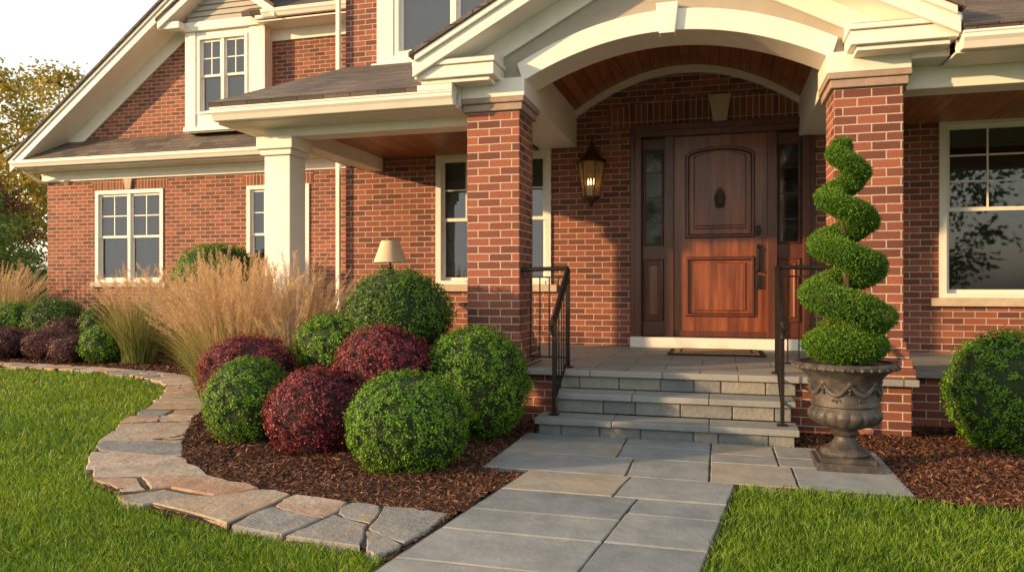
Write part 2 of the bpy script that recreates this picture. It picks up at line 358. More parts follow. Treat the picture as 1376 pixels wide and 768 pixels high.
for (a,b) in ((-2.26,-1.76),(.90,1.41)):
    p=MB(); p.box(a,b,6.55,7.05,FL,2.83,'brick')
    for k in range(4): p.box(a-.075+.019*k,b+.075-.019*k,6.55-.075+.019*k,7.05+.075-.019*k,FL+.004+.072*k,FL+.004+.072*(k+1)-.0005,'brick')
    p.build('brick_pillar',H,bevel=.004)
    p=MB(); p.box(a-.035,b+.035,6.515,7.085,2.832,2.90,'capstone'); p.box(a-.055,b+.055,6.495,7.105,2.901,2.95,'capstone'); p.build('pillar_cap',H,bevel=.008)
t=MB()
for (a,b) in ((-2.30,-1.70),(.84,1.46)): 
    t.box(a,b,6.50,7.1,2.952,3.12,'trim')
t.box(-2.64,-2.301,6.47,7.05,2.884,3.10,'trim'); t.box(1.461,1.72,6.47,7.05,3.012,3.10,'trim')
cx=-.425; hw=1.28
def arch(x): return 3.10+.33*(1-((x-cx)/hw)**2)
def rk(x): return 3.27+.53*(2.18-abs(x+.47))
NS=36
g=MB()
xs=[-2.35+i*(3.76/NS) for i in range(NS+1)]
xs=sorted(set([round(q,4) for q in xs]+[round(cx-hw,4),round(cx+hw,4)]))
def bot(x): return arch(x)+.02 if abs(x-cx)<hw else 3.12
for i in range(len(xs)-1):
    a,b=xs[i],xs[i+1]
    for y in (6.60,6.92): g.poly([(a,y,bot(a+1e-5)),(b,y,bot(b-1e-5)),(b,y,rk(b)-.02),(a,y,rk(a)-.02)],'stucco')
g.build('gable_wall',H)
N=40; th=.185
ring=[]
for i in range(N+1):
    x=cx-hw-.02+(2*hw+.04)*i/N; d=-2*.33*(x-cx)/hw**2; nn=math.hypot(1,d); ring.append(((x,arch(x)),(x-d/nn*th*.6,arch(x)+th/nn)))
for i in range(N):
    (a0,a1),(b0,b1)=ring[i],ring[i+1]
    vs=[(a0[0],6.54,a0[1]),(b0[0],6.54,b0[1]),(b1[0],6.54,b1[1]),(a1[0],6.54,a1[1]),(a0[0],6.97,a0[1]),(b0[0],6.97,b0[1]),(b1[0],6.597,b1[1]),(a1[0],6.597,a1[1])]
    t.mesh(vs,[(0,1,2,3),(1,0,4,5),(3,2,6,7)],'trim')
t.ext([(-.50,3.395),(-.37,3.395),(-.34,3.66),(-.53,3.66)],'y',6.49,6.61,'trim')
for sgn in (-1,1):
    def X(d): return -.47+sgn*d
    def band(d0,d1,o0,o1,y0,y1,mat): 
        t.ext([(X(d0),3.27+.53*(2.18-d0)-o0),(X(d1),3.27+.53*(2.18-d1)-o0),(X(d1),3.27+.53*(2.18-d1)-o1),(X(d0),3.27+.53*(2.18-d0)-o1)],'y',y0,y1,mat)
    band(0,2.2,.0,.15,6.22,6.26,'trim'); band(0,2.17,-.03,.03,6.19,6.225,'trim')
    band(0,2.18,.11,.14,6.26,6.595,'trim'); band(0,1.95,.14,.33,6.565,6.598,'trim')
    band(0,2.22,-.075,-.031,6.17,9.17,'shingle')
    xa,xb=sorted((X(1.45),X(2.2)))
    t.box(xa,xb,6.27,6.62,3.10,3.21,'trim'); t.box(xa-.015,xb+.015,6.245,6.62,3.211,3.255,'trim'); t.box(xa+.05,xb-.05,6.31,6.62,3.06,3.099,'trim')
    t.ext([(6.24,3.257),(6.6,3.257),(6.6,3.37)],'x',xa,xb,'trim')
    xa,xb=sorted((X(2.02),X(2.2))); t.box(xa,xb,6.621,9.17,3.105,3.25,'trim')
for (a,b) in ((-2.2,-1.72),(.88,1.42)): t.box(a,b,7.11,9.175,2.96,3.40,'trim')
def vault(x): return 3.40+.46*(1-((x+.42)/1.30)**2)
for i in range(30):
    a=-1.72+2.6*i/30; b=a+2.6/30
    t.mesh([(a,9.09,vault(a)-.07),(b,9.09,vault(b)-.07),(b,9.09,vault(b)+.01),(a,9.09,vault(a)+.01),(a,9.18,vault(a)-.07),(b,9.18,vault(b)-.07)],[(0,1,2,3),(1,0,4,5)],'trim')
t.box(-4.57,-2.302,6.78,7.02,2.77,2.883,'trim'); t.box(-4.57,-2.65,6.781,7.019,2.884,2.99,'trim'); t.box(-4.60,-2.645,6.765,6.779,2.90,2.95,'trim')
t.box(-4.57,-4.36,7.021,9.175,2.772,2.95,'trim')
t.box(-4.85,-2.31,6.42,6.779,2.86,2.88,'trim'); t.box(-4.85,-4.575,6.781,9.17,2.86,2.88,'trim')
t.box(-4.87,-4.85,6.42,9.17,2.85,3.02,'trim')
gutter(t,-4.87,-2.32,6.30,2.99); t.box(-2.66,-2.32,6.30,6.469,3.00,3.055,'trim')
t.ext([(6.45,2.99),(9.17,2.99),(9.17,4.10)],'x',-4.845,-4.80,'trim')
t.box(1.462,6.4,6.72,6.98,2.83,3.06,'trim'); t.box(1.725,6.4,6.34,6.72,2.99,3.01,'trim'); gutter(t,1.745,6.4,6.22,3.12); t.box(1.725,6.4,6.345,6.365,3.011,3.1,'trim')
t.box(1.73,6.4,6.70,6.719,3.02,3.06,'trim')
t.box(-12.9,-4.93,YL-.04,YL,3.27,3.46,'trim'); t.box(-13.05,-4.93,11.22,YL,3.461,3.485,'trim'); gutter(t,-13.05,-4.95,11.10,3.61)
t.box(-12.9,-4.93,YL-.06,YL-.041,3.40,3.46,'trim')
def wr(x): return 3.64+.76*(x+13.05)
def wband(xa,xb,o0,o1,y0,y1,mat): t.ext([(xa,wr(xa)-o0),(xb,wr(xb)-o0),(xb,wr(xb)-o1),(xa,wr(xa)-o1)],'y',y0,y1,mat)
wband(-13.1,-7.9,0,.2,11.14,11.18,'trim'); wband(-13.1,-7.9,-.03,.04,11.11,11.14,'trim'); wband(-13.0,-7.9,.17,.2,11.18,YL,'trim'); wband(-12.9,-7.9,.2,.5,YL-.03,YL-.001,'trim')
t.box(-13.12,-12.6,11.2,YL,3.486,3.60,'trim')
t.box(-7.75,-4.93,11.25,YL,5.80,5.83,'trim'); gutter(t,-7.6,-4.95,11.14,5.97); t.box(-7.73,-4.93,YL-.035,YL,5.6,5.8,'trim')
wall(t,-9.33,-7.73,4.0,5.98,11.45,[(-9.1,-8.06,4.33,5.72)],'trim',.06)
t.poly([(-7.73,11.45,4.0),(-7.73,YL,4.0),(-7.73,YL,5.98),(-7.73,11.45,5.98)],'trim'); t.poly([(-9.33,11.45,4.0),(-9.33,YL,4.0),(-9.33,YL,5.98),(-9.33,11.45,5.98)],'trim')
for (a,b) in ((-9.36,-9.14),(-8.02,-7.70)): t.box(a,b,11.425,11.449,4.1,5.82,'trim')
t.box(-9.38,-7.68,11.40,11.449,4.02,4.10,'trim'); t.box(-9.4,-7.66,11.38,11.449,5.821,5.98,'trim')
for sgn in (-1,1):
    f=lambda d,o:(-8.53+sgn*d,5.98+.7*(1.2-d)-o)
    t.ext([f(0,0),f(1.2,0),f(1.2,.15),f(0,.15)],'y',11.15,11.19,'trim'); t.ext([f(0,-.06),f(1.22,-.06),f(1.22,-.001),f(0,-.001)],'y',11.12,12.4,'shingle')
    t.ext([f(0,.12),f(1.18,.12),f(1.18,.15),f(0,.15)],'y',11.19,11.449,'trim')
    xa,xb=sorted((-8.53+sgn*.78,-8.53+sgn*1.2)); t.box(xa,xb,11.2,11.379,5.84,5.96,'trim')
for k in range(7): t.ext([(11.446,5.985+k*.1),(11.405,5.985+k*.1),(11.43,6.08+k*.1),(11.446,6.08+k*.1)],'x',-9.3,-7.76,'siding')
t.box(-4.44,-4.2,9.14,9.179,4.12,6.1,'trim'); t.box(-2.5,-2.2,9.14,9.179,4.12,6.1,'trim'); t.box(-4.2,-2.5,9.139,9.179,4.12,4.299,'trim'); t.box(-4.5,-2.14,9.09,9.138,4.14,4.2,'trim')
t.box(-1.04,1.04,8.98,9.109,FL+.001,FL+.125,'trim')
t.build('trim',H,bevel=.006)
k=MB(); k.ext([(-.075,3.17),(.075,3.17),(.13,3.50),(-.13,3.50)],'y',YW-.05,YW-.007,'stone')
k.ext([(-10.9,3.07),(-10.78,3.07),(-10.74,3.265),(-10.94,3.265)],'y',YL-.05,YL-.005,'stone'); k.build('keystone',H,bevel=.006)
r=MB()
r.ext([(6.33,2.995),(9.17,4.15),(9.17,4.21),(6.30,3.045)],'x',-4.9,-2.67,'shingle')
r.ext([(6.63,3.117),(9.17,4.15),(9.17,4.21),(6.63,3.177)],'x',-2.67,-2.2,'shingle')
r.ext([(6.25,3.125),(9.17,4.30),(9.17,4.36),(6.22,3.175)],'x',1.75,6.6,'shingle')
r.ext([(6.63,3.278),(9.17,4.30),(9.17,4.36),(6.63,3.338)],'x',1.3,1.75,'shingle')
r.ext([(11.13,3.615),(YL-.001,4.05),(YL-.001,3.49),(11.23,3.49)],'x',-12.95,-4.93,'shingle')
r.ext([(-13.12,wr(-13.12)+.031),(-8.0,wr(-8)+.031),(-8.0,wr(-8)+.09),(-13.16,wr(-13.16)+.08)],'y',11.08,18,'shingle')
r.ext([(11.16,5.98),(14.5,7.9),(18.5,5.5),(18.5,5.4),(14.5,7.8),(11.2,5.9)],'x',-8.0,-4.93,'shingle')
r.ext([(8.6,6.55),(13,9.4),(17.4,6.55),(17.4,6.65),(13,9.5),(8.55,6.63)],'x',-5.3,6.9,'shingle')
r.build('roof',H)
c=MB()
for i in range(30):
    a=-1.72+2.6*i/30; b=a+2.6/30
    c.poly([(a,6.925,vault(a)),(b,6.925,vault(b)),(b,9.18,vault(b)),(a,9.18,vault(a))],'ceil')
c.poly([(-4.36,7.02,2.94),(-2.2,7.02,2.94),(-2.2,9.175,2.94),(-4.36,9.175,2.94)],'ceil')
c.poly([(1.42,6.98,3.03),(6.4,6.98,3.03),(6.4,9.175,3.03),(1.42,9.175,3.03)],'ceil')
c.build('porch_ceiling',H)
c=MB(); c.lathe([(.0,.0),(.075,0),(.08,.008),(.06,.02),(.0,.02)],(-.42,8.1,vault(-.42)-.022),'can',24); c.build('recessed_light',H)
c=MB()
c.box(-4.56,-4.26,6.76,7.06,.3,2.58,'trim'); c.box(-4.59,-4.23,6.73,7.09,2.581,2.64,'trim'); c.box(-4.62,-4.20,6.70,7.12,2.641,2.769,'trim'); c.box(-4.60,-4.22,6.72,7.10,.12,.299,'trim')
c.build('white_column',H,bevel=.008)
s=MB()
s.box(-4.7,1.46,6.50,YW,-.1,FL-.055,'brick'); s.box(1.461,6.4,7.14,YW,-.1,FL-.055,'brick')
s.box(-4.74,1.50,6.43,YW,FL-.054,FL,'paver'); s.box(1.501,6.4,7.08,YW,FL-.054,FL-.001,'paver')
s.build('porch_floor',H,bevel=.006)
d=MB(); d.tube([(-4.99,9.10,.25),(-4.99,9.10,6.4)],.037,'trim',n=4); d.tube([(-12.98,11.25,3.5),(-12.88,11.6,3.28),(-12.86,12.2,3.2),(-12.86,12.25,.2)],.035,'trim',n=4)
d.build('downspout',H)
window('window',H,*OP[0],YW,2,blindfrac=.95); window('window',H,*OP[2],YW,1,cols=3,rows=3,blindfrac=.12)
window('window',H,*OP[3],YW,2,sill=False); window('window',H,*OPW[0],YL,2); window('window',H,*OPW[1],YL,2)
window('window',H,-9.1,-8.06,4.33,5.72,11.45,2,sill=False,trim=.05,cols=2,rows=2)
d=MB()
for sg in (-1,1):
    a,b=sorted((sg*.92,sg*.998)); d.box(a,b,9.12,9.29,FL+.126,3.03,'wood_dk')
    a,b=sorted((sg*.535,sg*.64)); d.box(a,b,9.14,9.29,FL+.126,3.03,'wood_dk')
    a,b=sorted((sg*.641,sg*.919)); d.box(a,b,9.24,9.28,FL+.126,3.03,'wood_dk')
    c0=(a+b)/2
    for (z0,z1,kk) in ((1.72,2.90,'lead'),(.80,1.56,'wood')):
        inn=d.frame([(c0-.125,z0),(c0+.125,z0),(c0+.125,z1),(c0-.125,z1)],.03,9.22,9.24,'wood_dk')
        d.poly([(c0-.095,9.236,z0+.03),(c0+.095,9.236,z0+.03),(c0+.095,9.236,z1-.03),(c0-.095,9.236,z1-.03)],kk)
        if kk=='wood': d.frame([(c0-.085,z0+.04),(c0+.085,z0+.04),(c0+.085,z1-.04),(c0-.085,z1-.04)],.04,9.228,9.2355,'wood_dk')
        else:
            for zz in (2.01,2.31,2.61): d.box(c0-.095,c0+.095,9.226,9.235,zz-.008,zz+.008,'wood_dk')
d.box(-.998,.998,9.11,9.29,3.031,3.128,'wood_dk'); d.box(-1.052,1.052,9.08,9.109,3.10,3.17,'wood_dk')
for sg in (-1,1):
    a,b=sorted((sg*.999,sg*1.05)); d.box(a,b,9.14,9.179,FL+.126,3.099,'wood_dk')
d.build('door_frame',H,bevel=.004)
d=MB()
d.box(-.533,.533,9.20,9.26,FL+.128,3.029,'wood')
up=[(-.40,1.80),(.40,1.80),(.40,2.78)]+[(.40*math.cos(a),2.78+.115*math.sin(a)) for a in [math.pi*i/16 for i in range(1,16)]]+[(-.40,2.78)]
lo=[(-.40,.86),(.40,.86),(.40,1.58),(-.40,1.58)]
for P_ in (up,lo):
    inn=d.frame(P_,.05,9.17,9.1995,'wood_dk')
    czz=sum(p[1] for p in inn)/len(inn)
    mid=[(p[0]*.86,(p[1]-czz)*.93+czz) for p in inn]
    d.frame(mid,.045,9.186,9.1995,'wood')
    inn2=[(p[0]*.77,(p[1]-czz)*.88+czz) for p in inn]
    d.ext(inn2,'y',9.184,9.199,'wood')
d.box(-.533,.533,9.185,9.199,FL+.13,FL+.2,'wood_dk')
d.build('front_door',H,bevel=.003)
k=MB()
k.box(.41,.46,9.165,9.2,1.40,1.72,'metal'); k.tube([(.435,9.165,1.68),(.435,9.12,1.66),(.435,9.10,1.55),(.435,9.12,1.42),(.435,9.165,1.40)],.012,'metal')
k.lathe([(0,0),(.028,0),(.028,.02),(0,.02)],(.435,9.17,1.88),'bronze',16); k.box(.41,.46,9.17,9.2,1.82,1.94,'metal')
k.box(.412,.458,9.16,9.2,1.20,1.36,'metal')
k.build('door_handle',H,bevel=.003)
k=MB(); k.ext([(-.05,2.16),(.05,2.16),(.065,2.3),(.04,2.36),(.0,2.40),(-.04,2.36),(-.065,2.3)],'y',9.16,9.2,'metal')
k.tube([(-.035,9.15,2.3),(-.04,9.13,2.22),(0,9.12,2.18),(.04,9.13,2.22),(.035,9.15,2.3)],.009,'bronze'); k.build('door_knocker',H,bevel=.003)

# ------------------------------------------------------------------ steps
s=MB()
def tread(y0,y1,z,x0,x1):
    n=3; xs=[x0]+sorted([x0+(x1-x0)*(i+random.uniform(-.12,.12))/n for i in range(1,n)])+[x1]
    for i in range(n): s.box(xs[i]+.002,xs[i+1]-.002,y0,y1,z-.05,z,'stepstone')
def riser(y0,y1,z0,z1,x0,x1):
    x=x0
    while x<x1-.01:
        l=random.uniform(.16,.42); b=min(x+l,x1); 
        if x1-b<.1: b=x1
        s.box(x+.004,b-.004,y0+random.uniform(0,.006),y1,z0+.004,z1-.003,'ashlar'); x=b
    s.box(x0+.01,x1-.01,y0+.02,y1+.01,z0,z1-.001,'ashlar')
tread(5.85,6.17,.165,-1.45,.57); riser(5.885,6.2,-.02,.115,-1.42,.54)
tread(6.14,6.46,.33,-1.36,.57); riser(6.175,6.48,.165,.28,-1.33,.54)
riser(6.46,6.495,.33,.44,-1.36,.60)
s.build('stone_steps',None,bevel=.007)
def railing(xr,xp):
    o=MB(); y1=6.62; y0=6.02; zt=1.38
    o.tube([(xr,y1,FL),(xr,y1,zt)],.02,'metal',4); o.tube([(xr,y0,.165),(xr,y0,.97)],.02,'metal',4)
    o.tube([(xp,y1,zt),(xr,y1,zt+.01),(xr,y1-.03,zt),(xr,y0+.02,.98),(xr,y0-.06,.945),(xr,y0-.10,.90),(xr,y0-.09,.85),(xr,y0-.04,.84)],.021,'metal',8)
    o.tube([(xp,y1,zt-.07),(xr,y1,zt-.07)],.01,'metal',4); o.tube([(xp,y1,FL+.09),(xr,y1,FL+.09)],.011,'metal',4)
    o.tube([(xr,y1,zt-.08),(xr,y0,.88)],.01,'metal',4); o.tube([(xr,y1,FL+.09),(xr,y0,.27)],.011,'metal',4)
    n=int(abs(xr-xp)/.105)
    for i in range(1,n+1): 
        x=xp+(xr-xp)*i/(n+1); o.tube([(x,y1,FL+.09),(x,y1,zt-.07)],.0075,'metal',4)
    for i in range(1,6):
        q=i/6; y=y1+(y0-y1)*q; o.tube([(xr,y,FL+.09+(.27-FL-.09)*q),(xr,y,zt-.08+(.88-zt+.08)*q)],.0075,'metal',4)
    for (y,z) in ((y1,FL),(y0,.165)): o.box(xr-.04,xr+.04,y-.04,y+.04,z+.001,z+.012,'metal')
    o.build('stair_railing')
railing(-1.32,-1.76); railing(.46,.90)
d=MB(); d.box(-.54,.46,8.08,8.78,FL+.001,FL+.018,'rubber'); d.box(-.48,.40,8.14,8.72,FL+.0185,FL+.028,'mat')
d.box(-.42,.34,8.20,8.22,FL+.0285,FL+.031,'rubber'); d.box(-.42,.34,8.64,8.66,FL+.0285,FL+.031,'rubber'); d.box(-.42,-.40,8.221,8.639,FL+.0285,FL+.031,'rubber'); d.box(.32,.34,8.221,8.639,FL+.0285,FL+.031,'rubber')
d.build('doormat')
L=MB(); lx,ly=-1.50,8.92
L.box(lx-.06,lx+.06,9.15,9.179,2.62,2.95,'bronze')
L.tube([(lx,9.15,2.84),(lx,9.08,2.97),(lx,8.98,3.0),(lx,8.92,2.96),(lx,8.92,2.90)],.013,'bronze'); L.tube([(lx,9.15,2.68),(lx,9.07,2.62),(lx,9.0,2.48),(lx,8.94,2.36)],.011,'bronze')
L.lathe([(.0,2.95),(.02,2.94),(.028,2.90),(.05,2.88),(.075,2.84),(.12,2.79),(.19,2.735),(.195,2.715),(.0,2.715)][::-1],(lx,ly,0),'bronze',6)
L.lathe([(.10,2.31),(.158,2.714)],(lx,ly,0),'amber',6)
L.lathe([(0,2.17),(.012,2.18),(.022,2.21),(.055,2.25),(.11,2.285),(.112,2.31),(0,2.31)],(lx,ly,0),'bronze',6)
for kk in range(6):
    a=math.pi*2*kk/6; L.tube([(lx+.102*math.cos(a),ly+.102*math.sin(a),2.30),(lx+.163*math.cos(a),ly+.163*math.sin(a),2.72)],.009,'bronze',4)
for q in (-.035,.0,.035):
    L.tube([(lx+q,ly+abs(q)*.5,2.31),(lx+q,ly+abs(q)*.5,2.45)],.010,'can',8); L.tube([(lx+q,ly+abs(q)*.5,2.451),(lx+q,ly+abs(q)*.5,2.48),(lx+q,ly+abs(q)*.5,2.53)],[.006,.012,.002],'bulb',8)
L.build('wall_lantern')
T=MB(); tx,ty=-3.92,8.45
T.lathe([(0,1.17),(.26,1.17),(.27,1.18),(.27,1.2),(0,1.2)],(tx,ty,0),'wood_dk',32); T.tube([(tx,ty,FL+.03),(tx,ty,.8),(tx,ty,1.17)],[.035,.025,.04],'wood_dk',12)
for kk in range(3):
    a=kk*2.1+.3; T.tube([(tx,ty,.72),(tx+.15*math.cos(a),ty+.15*math.sin(a),.62),(tx+.24*math.cos(a),ty+.24*math.sin(a),FL+.012)],[.02,.016,.012],'wood_dk',6)
T.build('side_table',None,smooth=True)
T=MB(); T.lathe([(0,1.201),(.085,1.201),(.085,1.215),(.05,1.235),(.03,1.26),(.055,1.31),(.07,1.36),(.045,1.43),(.02,1.46),(.012,1.49),(.012,1.54),(0,1.54)],(tx,ty,0),'bronze',24)
T.lathe([(.205,1.52),(.11,1.785)],(tx,ty,0),'shade',32); T.tube([(tx,ty,1.54),(tx,ty,1.82)],.006,'bronze',6)
T.build('table_lamp',None,smooth=True)

# ------------------------------------------------------------------ ground
g=MB(); n=24; S=150
for i in range(n):
    for j in range(n):
        a=-S+2*S*i/n; b=-S+2*S*j/n; q=2*S/n; g.poly([(a,b,0),(a+q,b,0),(a+q,b+q,0),(a,b+q,0)],'ground')
g.build('ground')
outer=[(-16,8.9),(-13,8.75),(-10.3,8.62),(-8.3,8.4),(-7.3,8.05),(-6.45,7.5),(-5.75,6.6),(-5.2,5.6),(-4.75,4.9),(-4.35,4.35),(-3.8,3.78),(-3.0,3.36),(-2.28,3.17),(-1.7,3.08),(-1.42,3.02)]
inner=[(-16,9.3),(-13,9.18),(-10.4,9.05),(-8.4,8.85),(-7.1,8.5),(-5.95,7.75),(-5.2,6.8),(-4.62,5.8),(-4.15,5.1),(-3.7,4.5),(-3.2,4.08),(-2.68,3.86),(-2.2,3.76),(-1.75,3.71),(-1.36,3.68)]
def cat(P,k=16):
    P=[np.array(p,float) for p in P]; P=[2*P[0]-P[1]]+P+[2*P[-1]-P[-2]]; out=[]
    for i in range(1,len(P)-2):
        for j in range(k):
            t=j/k; a,b,c,d=P[i-1:i+3]; out.append(.5*((2*b)+(c-a)*t+(2*a-5*b+4*c-d)*t*t+(3*b-a-3*c+d)*t**3))
    out.append(P[-2]); return np.array(out)
OC=cat(outer); IC=cat(inner)
def pip(x,y,poly):
    x=np.asarray(x);y=np.asarray(y); r=np.zeros(x.shape,bool); n=len(poly); j=n-1
    for i in range(n):
        xi,yi=poly[i];xj,yj=poly[j]
        if yi!=yj:
            c=((yi>y)!=(yj>y))&(x<(xj-xi)*(y-yi)/(yj-yi)+xi); r^=c
        j=i
    return r
def wk(y): return .11*(y-4.7)
bedL=list(map(tuple,OC))+[(-1.22+wk(3.06),3.02),(-1.22,4.72),(-1.5,4.72),(-1.5,5.9),(-1.4,6.52),(-4.8,6.52),(-4.8,9.18),(-4.92,11.75),(-16,11.75)]
bedR=[(.50,5.7),(1.05,5.7),(1.05,4.62),(1.6,4.60),(3,4.70),(7,4.9),(7,7.16),(1.5,7.16),(1.48,6.52),(.5,6.52)]
def mulch_z(x,y): return .022+.008*np.sin(x*3.1+y*1.7)+.006*np.sin(x*7.3-y*5.1)
def sheet(name,poly,x0,x1,y0,y1,st):
    nx=int((x1-x0)/st)+1; ny=int((y1-y0)/st)+1
    gx,gy=np.meshgrid(x0+np.arange(nx)*st,y0+np.arange(ny)*st,indexing='ij')
    gz=mulch_z(gx,gy)+rng.normal(0,.004,gx.shape)
    V=np.stack([gx,gy,gz],-1).reshape(-1,3)
    cx_=gx[:-1,:-1]+st/2; cy_=gy[:-1,:-1]+st/2; ok=pip(cx_,cy_,poly)
    I,J=np.nonzero(ok); a=I*ny+J; F=np.stack([a,a+ny,a+ny+1,a+1],1)
    me=bpy.data.meshes.new(name); me.from_pydata(V.tolist(),[],F.tolist()); me.materials.append(M['mulchs']); me.shade_smooth()
    o=bpy.data.objects.new(name,me); COL.objects.link(o); return o
mb1=sheet('mulch_bed',bedL,-16.2,-1.1,3.0,11.8,.05); mb2=sheet('mulch_bed',bedR,.45,7.1,4.5,7.2,.05)
def npmesh(name,V,F,mat,rnd,parent=None,loc=None):
    k=F.shape[1]; me=bpy.data.meshes.new(name); me.vertices.add(len(V)); me.vertices.foreach_set('co',V.astype(np.float32).ravel())
    me.loops.add(F.size); me.loops.foreach_set('vertex_index',F.astype(np.int32).ravel())
    me.polygons.add(len(F)); me.polygons.foreach_set('loop_start',(np.arange(len(F))*k).astype(np.int32)); me.polygons.foreach_set('loop_total',np.full(len(F),k,np.int32))
    at=me.attributes.new('rnd','FLOAT','POINT'); at.data.foreach_set('value',rnd.astype(np.float32))
    me.materials.append(M[mat]); me.update(); me.validate()
    o=bpy.data.objects.new(name,me); COL.objects.link(o)
    if parent: o.parent=parent
    if loc is not None: o.location=loc
    return o
def nrm(a): return a/np.maximum(np.linalg.norm(a,axis=1,keepdims=True),1e-9)
def leaves(P,Nn,L,W,T=None):
    n=len(P); R=rng.normal(size=(n,3)) if T is None else T
    if T is None: t=nrm(np.cross(Nn,R)); 
    else: t=nrm(R)
    s=nrm(np.cross(Nn,t)); L=np.broadcast_to(np.asarray(L,float),(n,))[:,None]; W=np.broadcast_to(np.asarray(W,float),(n,))[:,None]
    V=np.stack([P-t*L/2,P+s*W/2,P+t*L/2,P-s*W/2],1).reshape(-1,3); F=np.arange(4*n).reshape(n,4); return V,F
def chips(name,poly,x0,x1,y0,y1,n,parent):
    x=rng.uniform(x0,x1,n); y=rng.uniform(y0,y1,n); d=np.hypot(x,y); keep=pip(x,y,poly)&(rng.random(n)<np.clip((5.0/d)**1.3,0,1)); x=x[keep];y=y[keep]; d=d[keep]
    P=np.stack([x,y,mulch_z(x,y)+rng.uniform(.003,.016,len(x))],1); Nn=nrm(rng.normal(0,.38,(len(x),3))+np.array([0,0,1]))
    sc=np.clip(d/5,.9,2.2); V,F=leaves(P,Nn,rng.uniform(.018,.06,len(x))*sc**.7,rng.uniform(.006,.015,len(x))*sc**.7)
    npmesh(name,V,F,'chips',np.repeat(rng.random(len(x))**1.2,4),parent)
bedI=list(map(tuple,IC+(IC-OC)*-.04))+bedL[len(OC):]
chips('chips',bedI,-13,-1.2,3.1,11.7,420000,mb1); chips('chips',bedR,.5,5.5,4.55,7.1,75000,mb2)

fs=MB()
seg=np.hypot(*(np.diff((OC+IC)/2,axis=0).T)); S_=np.concatenate([[0],np.cumsum(seg)]); tot=S_[-1]
def at(s,u):
    s=min(max(s,0),tot); o=np.array([np.interp(s,S_,OC[:,0]),np.interp(s,S_,OC[:,1])]); i=np.array([np.interp(s,S_,IC[:,0]),np.interp(s,S_,IC[:,1])]); return o+(i-o)*u
random.seed(48)
s0=0; pj=[0,0,0]; sw=1
while s0<tot-.1:
    ln=random.uniform(.26,.46); s1=min(s0+ln,tot)
    if tot-s1<.2: s1=tot
    sk=random.uniform(.0,.08)*sw; sw=-sw
    js=[sk+random.uniform(-.03,.03),random.uniform(-.06,.06),-sk+random.uniform(-.03,.03)] if s1<tot else [0,0,0]
    split_=random.random()<.6; um=random.uniform(.35,.65); um2=min(.75,max(.25,um+random.uniform(-.15,.15)))
    rows=[(0,um,0,um2,pj[0],pj[1],js[0],js[1]),(um,1,um2,1,pj[1],pj[2],js[1],js[2])] if split_ else [(0,1,0,1,pj[0],pj[2],js[0],js[2])]
    for (ua,ub,uc,ud,ja,jb,jc,jd) in rows:
        A=at(s0+ja,ua);B=at(s1+jc,uc);C=at(s1+jd,ud);D=at(s0+jb,ub)
        J=lambda e:np.array([random.uniform(-e,e),random.uniform(-e,e)])
        if ua==0: A=A+J(.03);B=B+J(.03)
        q=[A,(A+B)/2+J(.035),B,(B+C)/2+J(.02),C,(C+D)/2+J(.022),D,(D+A)/2+J(.02)]
        cc=sum(q)/8; q2=[]
        for i,p in enumerate(q):
            dd=np.linalg.norm(p-cc); kf=1-(.008 if i%2 else random.uniform(.016,.034))/max(dd,.05); q2.append(cc+(p-cc)*kf)
        q3=[]
        for i in range(8):
            a=np.array(q2[i]); b=np.array(q2[(i+1)%8]); q3.append(tuple(a))
            for tt in (.33,.66): q3.append(tuple(a+(b-a)*tt+J(.006)))
        fs.slab(q3,0,random.uniform(.038,.048),.009,'flag',tilt=(random.uniform(-.01,.01),random.uniform(-.01,.01)))
    s0=s1; pj=js
for i in range(len(OC)-1): 
    a,b,c_,d_=OC[i]+(IC[i]-OC[i])*.06,OC[i+1]+(IC[i+1]-OC[i+1])*.06,OC[i+1]+(IC[i+1]-OC[i+1])*.95,OC[i]+(IC[i]-OC[i])*.95
    fs.poly([(a[0],a[1],.034),(b[0],b[1],.034),(c_[0],c_[1],.034),(d_[0],d_[1],.034)],'joint')
fs.build('flagstone_path')
wb=MB()
random.seed(5)
def split(x0,x1,y0,y1,out,dep=0):
    wx,wy=x1-x0,y1-y0
    if (wx<.95 and wy<.62 and (wx*wy<.5 or random.random()<.5)) or (wx<.5 and wy<.5): out.append((x0,x1,y0,y1)); return
    if wx/1.5>wy or wy<.55: 
        c=x0+wx*random.uniform(.33,.67); split(x0,c,y0,y1,out); split(c,x1,y0,y1,out)
    else:
        c=y0+wy*random.uniform(.38,.62); split(x0,x1,y0,c,out); split(x0,x1,c,y1,out)
rects=[]; split(-1.20,.09,-3.0,4.70,rects); rl=[]; split(-1.52,1.08,4.70,5.88,rl)
for L_,sh in ((rects,True),(rl,False)):
    for (a,b,c,d_) in L_:
        gp=.006; q=[(a+gp,c+gp),(b-gp,c+gp),(b-gp,d_-gp),(a+gp,d_-gp)]
        qq=[]
        for i in range(4):
            p0=q[i];p1=q[(i+1)%4]
            for tt in (0,.2,.4,.6,.8): qq.append((p0[0]+(p1[0]-p0[0])*tt+random.uniform(-.003,.003),p0[1]+(p1[1]-p0[1])*tt+random.uniform(-.003,.003)))
        if sh: qq=[(p[0]+wk(p[1]),p[1]) for p in qq]
        rr=random.random(); rr=rr*.6 if random.random()<.72 else random.uniform(.8,1)
        wb.slab(qq,-.02,.036+random.uniform(-.002,.002),.006,'bluestone',r=rr,tilt=(random.uniform(-.003,.003),random.uniform(-.003,.003)))
wb.poly([(-1.21+wk(-3),-3,.028),(.10+wk(-3),-3,.028),(.10,4.7,.028),(-1.21,4.7,.028)],'joint'); wb.poly([(-1.525,4.7,.027),(1.085,4.7,.027),(1.085,5.88,.027),(-1.525,5.88,.027)],'joint')
wb.build('bluestone_walkway')

